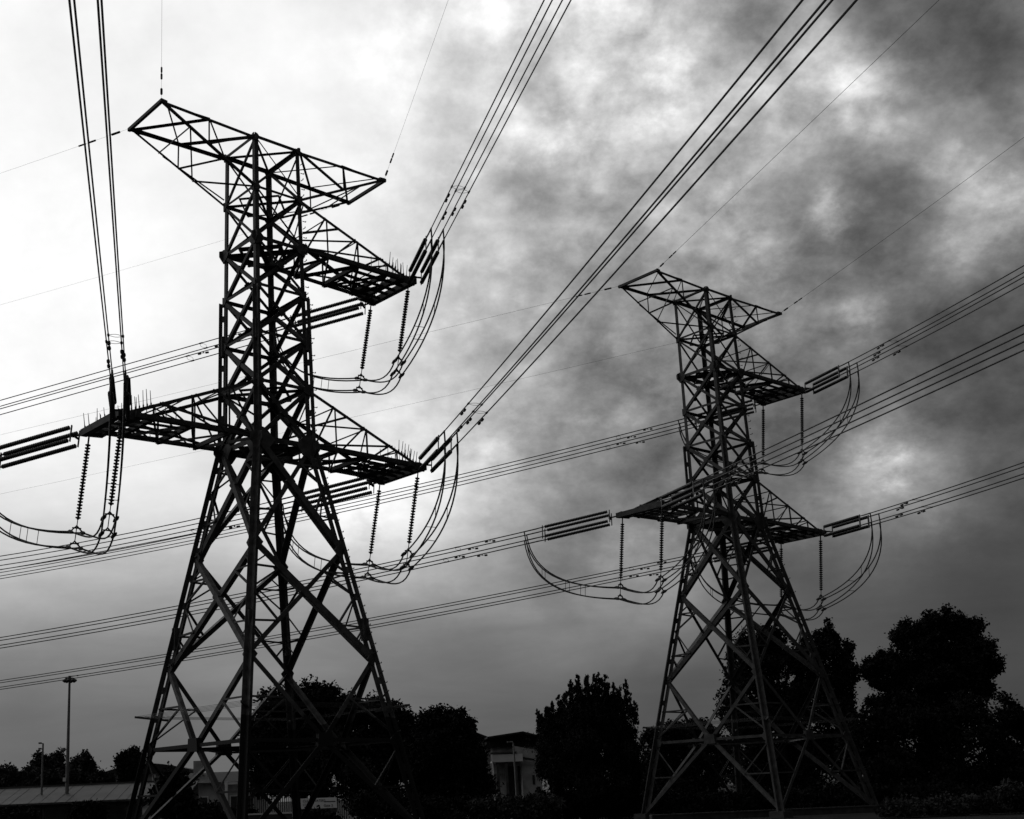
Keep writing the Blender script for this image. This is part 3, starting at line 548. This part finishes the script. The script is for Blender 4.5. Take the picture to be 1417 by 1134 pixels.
tree('conifer', 'dense dark bushy tree with upright pointed shoots between the gabled house and the farther pylon', 82,
     [(799,962,3.5,28),(806,962,3.5,24),(813,955,4.5,26),(824,960,4,26),(829,955,3,22),(836,957,3,24),(842,958,3,24),(850,966,3,20),(858,962,4,22),(868,964,3,22),(879,985,3,20),(783,972,3.5,20),(791,964,3,22),(764,988,3,16),(775,980,3.5,18),(758,994,4,18),(745,996,3,16),(750,1002,3,14),
      (822,1002,46,34),(812,980,26,22),(846,982,24,20),(785,996,24,22),(775,1012,26,26),(757,1012,12,16),(862,1010,22,34),(815,1045,66,42),(770,1055,24,36),(865,1060,24,40),(815,1085,62,32),(764,1080,20,28),(868,1082,20,30),(760,1045,16,26),(870,1035,16,30),(790,1020,30,26),(850,1015,26,30),(790,1110,40,14),(840,1110,40,14)], 130000, .078, spiky=.5, trunk=815)
tree('tall_tree', 'tall dark tree with a pointed leader directly behind the farther pylon', 92,
     [(1146,878,6,22),(1136,888,6,16),(1156,892,6,18),(1146,905,24,22),(1172,900,8,14),(1170,925,18,28),(1120,905,22,26),(1055,885,22,24),(1075,900,22,26),(1035,905,18,26),(1095,915,26,24),(1060,935,42,32),(1020,935,18,36),(1130,945,42,30),(1165,960,22,26),(1010,985,16,30),
      (1085,985,60,40),(1150,985,30,24),(1040,1010,34,36),(1110,1040,66,46),(1040,1060,40,40),(1160,1040,34,50),(1090,1085,80,30),(1040,1105,50,14),(1110,1105,60,14),(1170,1095,30,20)], 110000, .125, trunk=1092)
tree('tall_tree', 'broad tall dark tree with a lobed crown, the rightmost tall tree', 90,
     [(1312,862,22,20),(1290,872,24,20),(1335,872,22,22),(1260,872,16,16),(1270,885,26,22),(1242,882,13,14),(1345,893,16,16),(1310,900,50,34),(1225,922,20,18),(1207,925,14,18),(1250,922,26,22),(1368,925,16,22),(1350,930,28,24),(1300,945,50,26),(1214,945,12,9),(1240,955,22,16),(1360,955,18,14),(1210,972,11,6),(1290,975,52,24),(1230,985,18,22)], 90000, .125, trunk=1300)
tree('bushy_tree', 'wide dark bushy mass below and before the rightmost tall tree', 84,
     [(1270,1000,60,34),(1335,1000,50,36),(1385,990,28,26),(1410,1010,26,24),(1450,1020,34,34),(1215,1010,32,30),(1190,1030,34,36),(1300,1050,90,46),(1400,1060,60,48),(1220,1070,50,40),(1300,1090,110,26),(1220,1098,40,16)], 70000, .13, trunk=1310)
tree('bushy_tree', 'low dark bush behind the left leg of the farther pylon', 96,
     [(955,1010,18,14),(938,1012,14,14),(975,1012,16,16),(905,1022,16,14),(920,1030,26,20),(965,1035,36,26),(925,1060,40,34),(985,1060,40,40),(940,1085,60,26),(920,1108,30,12),(975,1106,40,14)], 40000, .13, trunk=950)
tree('small_tree', 'small round-headed tree beside the lamp post with two floodlights', 100, [(55,1055,10,12),(47,1062,7,9),(64,1060,9,10),(56,1072,14,14)], 5000, .13, 'leaf2', group='small trees behind the long shed')
tree('small_tree', 'small bushy tree just left of the tall mast', 102, [(77,1050,9,10),(72,1058,10,10),(82,1062,9,10),(76,1074,14,12)], 5000, .13, 'leaf2', group='small trees behind the long shed')
tree('small_tree', 'small pointed tree just right of the tall mast', 100, [(115,1050,8,9),(117,1060,12,12),(105,1062,10,10),(126,1066,7,5),(112,1074,16,12)], 5000, .13, 'leaf2', group='small trees behind the long shed')
tree('small_tree', 'small dark tree before the arched building, left of the near pylon', 98, [(170,1048,9,10),(166,1056,7,9),(186,1046,9,9),(194,1052,8,10),(178,1060,14,14),(182,1076,15,14)], 7000, .13, 'leaf')
hs = [(10,1070,18,9,'far left end'),(42,1072,16,9,'below the two floodlights'),(72,1076,18,10,'left of the mast'),(104,1076,18,10,'right of the mast'),(138,1078,16,9,'before the arched building')]
for px, py, rx, ry, d in hs:
    tree('hedge_shrub', 'leafy shrub of the hedge above the long shed roof, '+d, 97, [(px,py,rx,ry),(px-6,py+8,rx,ry),(px+7,py+6,rx*.8,ry),(px,py+14,rx,ry)], 5000, .13, 'leaf2', 'shrub', 'hedge shrubs behind the long shed')
tree('small_tree', 'dark shrubby tree inside the foot of the near pylon', 66, [(238,1082,13,15),(230,1092,13,16),(248,1095,14,18),(240,1105,20,20),(225,1112,14,18),(250,1118,18,18)], 7000, .14, 'leaf', trunk=240)
sh = [(275,1128,30,13,'in front of the tiled house'),(330,1131,24,9,'left of the pale low wall'),(440,1137,34,10,'below the name board'),(516,1118,34,20,'right of the name board'),(560,1118,34,22,'under the level tree'),(612,1122,32,18,'under the pointed-shoulder tree'),
      (668,1122,26,13,'left of the gabled house'),(712,1119,24,13,'in front of the gabled house'),(752,1117,24,13,'right of the gabled house'),(20,1131,30,8,'under the shed at the far left'),(120,1126,24,10,'under the shed eave by the mast')]
for px, py, rx, ry, d in sh:
    tree('shrub', 'low dense shrub on the ground '+d, 72, [(px,py,rx,ry),(px-rx*.4,py-ry*.3,rx*.5,ry*.7),(px+rx*.45,py-ry*.2,rx*.5,ry*.75)], 4500, .11, 'leaf2' if py > 1116 and 640 < px < 780 else 'leaf', 'shrub', 'low shrubs along the ground')
ds = [(765,1113,'under the left side of the pointed tree'),(815,1115,'under the middle of the pointed tree'),(868,1113,'under the right side of the pointed tree'),(925,1112,'by the left foot of the farther pylon'),
      (985,1111,'behind the left bracing of the farther pylon'),(1045,1110,'left of the front foot of the farther pylon'),(1110,1108,'right of the front foot of the farther pylon'),(1170,1104,'by the right foot of the farther pylon')]
for px, py, d in ds:
    tree('shrub', 'dark undergrowth shrub '+d, 83, [(px,py,34,15),(px-20,py+2,20,14),(px+22,py+2,20,14),(px,py+12,36,12)], 7000, .12, 'leaf', 'shrub', 'undergrowth shrubs along the tree line')
sr_ = [(1250,1120,28,18,'leftmost'),(1310,1118,32,18,'second from left'),(1365,1116,28,18,'third from left'),(1408,1104,26,22,'rightmost and tallest')]
for px, py, rx, ry, d in sr_:
    tree('shrub', 'pale scrubby shrub at lower right, '+d, 62, [(px,py,rx,ry),(px-rx*.5,py+2,rx*.6,ry*.8),(px+rx*.5,py+3,rx*.6,ry*.8)], 5000, .09, 'leaf2', 'shrub', 'pale shrubs at lower right')

# ------------------------------------------------------------------ buildings behind
def px_x(px, py, Y): return at(px, py, Y).x
def px_z(px, py, Y): return at(px, py, Y).z
def part(name, m, parent, *boxes):
    b = MB()
    for c, d in boxes: b.box(c, d)
    return b.build(name, m, parent)
def rect(x0, x1, y0, y1, z0, z1): return ((x0+x1)/2, (y0+y1)/2, (z0+z1)/2), (x1-x0, y1-y0, z1-z0)
# long shed
Y = 86; xl, xr = px_x(-60,1110,Y), px_x(262,1105,Y); e = thing('long_shed', 'long low open shed with grey sheet roof at lower left', 'shed', ((xl+xr)/2, Y, 0))
hx = (xr-xl)/2; ez, rz_ = px_z(100,1111.5,Y), px_z(100,1091,Y)
b = MB(); b.plate([(-hx,-.6,ez),(hx,-.6,ez+.1),(hx,4.6,rz_+.28),(-hx,4.6,rz_+.18)], V3((0,-.25,1)).normalized(), .08)
for i in range(15):
    x_ = -hx+1.2+i*(2*hx-2.4)/14+random.uniform(-.3,.3); b.bar((x_,-.6,ez+.05+.05*(x_+hx)/hx), (x_,4.6,rz_+.23+.05*(x_+hx)/hx), .04, random.uniform(.012,.03), Z)
b.bar((-hx,4.6,rz_+.24), (hx,4.6,rz_+.34), .3, .14, Z); b.build('roof', 'roof', e)
b = MB(); b.bar((-hx,-.68,ez-.02), (hx,-.68,ez+.08), .14, .12, Z); b.build('gutter', 'concrete', e)
part('eave_beam', 'darkroof', e, ((0,-.45,ez-.16), (2*hx,.1,.18)))
for i in range(9): part('post', 'concrete', e, ((-hx+.4+i*(2*hx-.8)/8, -.3, (ez-.2)/2), (.14,.14,ez-.2)))
part('back_wall', 'wall', e, ((0,4.4,rz_/2), (2*hx,.15,rz_-.1)))
part('wall_panel', 'wall', e, ((-hx*.55,-.1,.7), (hx*.5,.1,1.4)))
# arched-roof building
Y = 112; e = thing('workshop_building', 'building with shallow arched roof and pale pilasters behind the long shed', 'building', (px_x(203,1090,Y), Y, 0))
hw = (px_x(258,1090,Y)-px_x(148,1090,Y))/2; wz = px_z(203,1071,Y); az_ = px_z(203,1061,Y)
part('wall', 'wall', e, ((0,4,wz/2), (2*hx*0+2*hw,8,wz)))
b = MB(); sec = [(-hw-.3, wz)]+[(-hw-.3+(2*hw+.6)*i/10, wz+.25+(az_-wz)*math.sin(math.pi*i/10)) for i in range(11)]+[(hw+.3, wz)]
b.prism((0,-.4,.01), (0,8.4,.01), sec, V3((1,0,0)), Z); b.build('roof', 'darkroof', e)
for i in range(6): part('pilaster', 'pale', e, ((-hw+.2+i*(2*hw-.4)/5, -.08, wz/2), (.35,.2,wz-.05)))
for i in range(5): part('window', 'pane', e, ((-hw+.2+(i+.5)*(2*hw-.4)/5, -.02, wz*.62), (1.,.1,wz*.35)))
# tiled house behind the near pylon's legs
Y = 98; e = thing('tiled_house', 'house with dark tiled gable roof and white corner post seen through the near pylon legs', 'house', (px_x(308,1100,Y), Y, 0))
z_e, z_r = px_z(300,1083,Y), px_z(300,1067,Y)
part('wall', 'wall', e, ((0,4,z_e/2), (5.4,7,z_e)))
b = MB(); b.prism((-3.1,0,0), (3.1,0,0), [(0,z_e),(8,z_e),(4,z_r)], V3((0,1,0)), Z); rf = b.build('roof', 'darkroof', e)
part('chimney', 'wall', rf, ((-2.3,3,z_r+.1), (.7,.7,1.6)))
part('post', 'pale', e, ((.35,-.4,z_e/2), (.22,.22,z_e)))
part('lintel', 'pale', e, ((1.2,-.35,z_e-.12), (2.0,.15,.16)))
for x_ in (-1.6, .95, 1.9):
    f = part('window', 'pale', e, ((x_,.47,z_e*.55), (.9,.1,1.1))); part('pane', 'pane', f, ((x_,.44,z_e*.55), (.74,.1,.94)))
part('door', 'darkroof', e, ((-.5,.46,1.), (.9,.12,2.)))
# small pale hut
Y = 80; e = thing('hut', 'small pale hut with a dark window beside the left leg of the near pylon', 'hut', (px_x(213,1115,Y), Y, 0))
b = MB(); b.prism((0,0,0), (0,1.8,0), [(-.72,0),(.72,0),(.72,1.85),(0,2.25),(-.72,1.85)], V3((1,0,0)), Z); b.build('wall', 'pale', e)
b = MB(); b.plate([(-.85,-.15,1.86),(0,-.15,2.33),(0,1.95,2.33),(-.85,1.95,1.86)], V3((-.48,0,.87)), .06); b.plate([(.85,-.15,1.86),(0,-.15,2.33),(0,1.95,2.33),(.85,1.95,1.86)], V3((.48,0,.87)), .06); b.build('roof', 'darkroof', e)
part('window', 'pane', e, ((.1,-.02,1.35), (.6,.1,.5)))
# gabled two-storey house
Y = 112; k = Y/F; x0 = px_x(680,1060,Y); hz = lambda py, px=712: px_z(px, py, Y)
e = thing('gabled_house', 'two-storey pale house with dark low gable roof between the dark trees', 'house', (px_x(712,1060,Y), Y, 0)); ox = px_x(712,1060,Y)
X = lambda px: px_x(px,1060,Y)-ox
part('wall', 'wall', e, rect(X(684), X(746), 1.2, 9, 0, hz(1033)))
part('wing', 'wall', e, rect(X(721), X(746)+.1, -.6, 1.15, 0, hz(1060)))
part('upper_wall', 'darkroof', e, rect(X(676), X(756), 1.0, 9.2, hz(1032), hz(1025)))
def gable(name, xl, zl, xa, za, xr, zr, y0, y1, th=.14):
    b = MB(); b.prism((0,y0,0), (0,y1,0), [(xl,zl-th),(xa,za-th),(xr,zr-th),(xr,zr),(xa,za),(xl,zl)], V3((1,0,0)), Z); return b.build(name, 'darkroof', e)
gable('roof', X(676), hz(1020,676), X(726), hz(1012.4,726), X(782), hz(1026,782), -.4, 10)
b = MB(); b.plate([(X(680),.9,hz(1033)),(X(776),.9,hz(1033)),(X(776),.9,hz(1025,776)+.1),(X(726),.9,hz(1013.5,726)),(X(680),.9,hz(1021,680))], V3((0,1,0)), .12); b.build('gable_end', 'darkroof', e)
gable('rear_roof', X(600), hz(1012,600), X(640), hz(1001,640), X(688), hz(1020,688), 3, 14)
part('rear_wall', 'wall', e, rect(X(606), X(684), 4, 13, 0, hz(1021)))
part('balcony', 'pale', e, rect(X(680), X(722), -1.2, -1.0, hz(1054.5), hz(1044)), rect(X(680), X(722), -.98, 1.1, hz(1055), hz(1053)))
part('balcony_roof', 'concrete', e, rect(X(678), X(714), -1.3, 1.1, hz(1042.5), hz(1041)))
b = MB(); b.plate([(X(712),-.75,hz(1033)),(X(747),-.75,hz(1041)),(X(747),-.75,hz(1058)),(X(712),-.75,hz(1053))], V3((0,-1,0)), .2); b.build('fascia_panel', 'wall', e)
b = MB(); b.bar((X(713),-.9,hz(1047.5)), (X(738),-.9,hz(1052.5)), .1); b.build('fascia_trim', 'darkroof', e)
part('window', 'pane', e, rect(X(734.5), X(737.5), -.66, -.58, hz(1087), hz(1074)))
part('door', 'pane', e, rect(X(740), X(744.5), -.66, -.58, 0, hz(1090)))
part('wall_panel', 'wall', e, rect(X(684), X(700), 1.0, 1.18, hz(1070), hz(1056)))
part('door', 'pane', e, rect(X(702), X(720), 1.06, 1.17, 0, hz(1060)))
for p_ in (687, 699, 712): part('post', 'concrete', e, rect(X(p_)-.12, X(p_)+.12, -1.1, -.9, 0, hz(1055)))
b = MB(); b.plate([(X(672),-2.6,hz(1094)),(X(692),-2.6,hz(1100)),(X(690),-1.4,hz(1097)),(X(676),-1.4,hz(1093))], Z, .08); b.build('porch_roof', 'concrete', e)
# ------------------------------------------------------------------ name board, fence, walls, poles
Y = 76; a0, a1 = at(415.5,1112,Y), at(466,1112,Y); zt_, zb_ = px_z(440,1104.5,Y), px_z(440,1119,Y)
e = thing('name_board', 'wide white name board with dark lettering behind the near pylon', 'sign', ((a0.x+a1.x)/2, Y, 0)); hw = (a1.x-a0.x)/2
part('board', 'sign', e, ((0,0,(zt_+zb_)/2), (2*hw,.08,zt_-zb_)))
part('plinth', 'concrete', e, ((0,.02,zb_-.14), (2*hw,.06,.26)))
for sg in (-1,1): part('post', 'pole', e, ((sg*hw*.85,.1,zt_/2), (.1,.1,zt_)))
def text(s, x, z, h, parent):
    cu = bpy.data.curves.new('lettering', 'FONT'); cu.body = s; cu.size = h; cu.extrude = .004
    tmp = bpy.data.objects.new('tmp', cu); COL.objects.link(tmp); dg = bpy.context.evaluated_depsgraph_get(); dg.update()
    me = bpy.data.meshes.new_from_object(tmp.evaluated_get(dg)); bpy.data.objects.remove(tmp)
    o = bpy.data.objects.new('lettering', me); me.materials.clear(); me.materials.append(M['ink']); COL.objects.link(o); o.parent = parent
    o.location = (x,-.05,z); o.rotation_euler = (math.pi/2,0,0)
text('CLEAR WATERS', -hw*.86, zt_-.22, .19, e); text('COURT', -hw*.86, zt_-.43, .17, e)
b = MB(); b.box((hw*.62,-.045,zt_-.23), (hw*.62,.01,.05)); b.build('rule', 'ink', e); text('Gate 2', hw*.28, zt_-.52, .2, e)
Y = 84; fa, fb = px_x(346,1110,Y), px_x(480,1110,Y); e = thing('palisade_fence', 'tall steel palisade fence behind the name board', 'fence', ((fa+fb)/2, Y, 0)); hw = (fb-fa)/2
fh = px_z(400,1086,Y); 
for z_ in (.35, fh*.8): part('rail', 'fence', e, ((0,.03,z_), (2*hw,.05,.06)))
for i in range(46): part('pale', 'fence', e, ((-hw+.05+i*(2*hw-.1)/45, -.02, fh/2), (.055,.03,fh)))
Y = 70; wa, wb_ = px_x(344,1130,Y), px_x(404,1130,Y); e = thing('low_wall', 'low pale wall below the palisade fence', 'wall', ((wa+wb_)/2, Y, 0))
zt_ = px_z(370,1126.5,Y); part('wall', 'concrete', e, ((0,0,zt_/2), (wb_-wa,.25,zt_-.06))); part('coping', 'pale', e, ((0,0,zt_), (wb_-wa+.1,.32,.07)))
Y = 71.5; A_, B_ = at(900,1125,Y), at(1236,1108,Y+3); e = thing('kerb_wall', 'long low concrete kerb wall at the foot of the farther pylon', 'wall', (A_.x, A_.y, 0))
b = MB(); zt_ = .32; d_ = V3((B_.x-A_.x, B_.y-A_.y, 0)); b.bar(V3((0,0,zt_/2)), d_+V3((0,0,zt_/2)), .3, zt_, Z); b.build('wall', 'concrete', e)
b = MB(); b.bar(V3((0,0,zt_+.03)), d_+V3((0,0,zt_+.03)), .4, .07, Z); b.build('coping', 'concrete', e)
# tall mast with a crown of floodlights
Y = 88; p = at(92,1119,Y); e = thing('lamp_mast', 'tall slender mast with a crown of floodlights and a small globe lamp lower down', 'lamp post', (p.x, Y, 0))
tz = px_z(95.5,938,Y); b = MB(); b.tube([(0,0,0),(0,0,tz*.4),(0,0,tz)], [.17,.12,.075], 10); b.build('mast', 'pole', e)
b = MB(); b.tube([(.3*math.cos(i*math.pi/6), .3*math.sin(i*math.pi/6), tz-.05) for i in range(13)], .03, 5); b.tube([(0,0,tz-.2),(0,0,tz+.12)], .1, 8); b.tube([(0,0,tz+.1),(.55,0,tz+.12)], .02, 5); b.box((.56,0,tz+.12), (.09,.08,.08)); b.build('lamp_ring', 'fitting', e)
for i in range(8):
    a_ = i*math.pi/4; d_ = V3((math.cos(a_), math.sin(a_), 0)); b = MB(); c_ = d_*.3+V3((0,0,tz-.12)); b.tube([c_-d_*.05, c_+d_*.1-Z*.12, c_+d_*.14-Z*.17], [.07,.13,.12], 8); b.build('floodlight', 'fitting', e)
lz = px_z(88,1037.5,Y); b = MB(); b.tube([(0,0,lz),(-.18,0,lz)], .03, 5); b.tube([(-.34,0,lz+.15),(-.34,0,lz+.12),(-.34,0,lz),(-.34,0,lz-.12),(-.34,0,lz-.15)], [.05,.16,.21,.16,.05], 12); b.build('globe_lamp', 'lamp', e)
cz = px_z(91,1079,Y); part('control_box', 'pale', e, ((-.14,-.15,cz), (.2,.2,.26)))
Y = 88; p = at(57,1119,Y); e = thing('lamp_post', 'shorter lamp post with two stacked floodlights left of the tall mast', 'lamp post', (p.x, Y, 0)); tz = px_z(59.5,1029,Y)
b = MB(); b.tube([(0,0,0),(0,0,tz)], [.09,.06], 8); b.build('post', 'pole', e)
for dz_ in (0, -.38):
    b = MB(); b.tube([(0,0,tz+dz_),(-.12,0,tz+dz_)], .03, 5); b.box((-.2,-.02,tz+dz_+.02), (.22,.16,.11), .2); b.build('floodlight', 'lamp', e)
Y = 90; p = at(715.5,1110,Y); e = thing('street_lamp', 'thin street lamp post with a short curved arm before the gabled house', 'lamp post', (p.x, Y, 0)); tz = px_z(712,1027,Y)
b = MB(); b.tube([(0,0,0),(0,0,tz-.15),(-.06,0,tz),(-.2,0,tz+.03)], [.08,.055,.05,.04], 8); b.build('post', 'pole', e); part('lamp_head', 'lamp', e, ((-.3,0,tz+.02), (.28,.12,.07)))
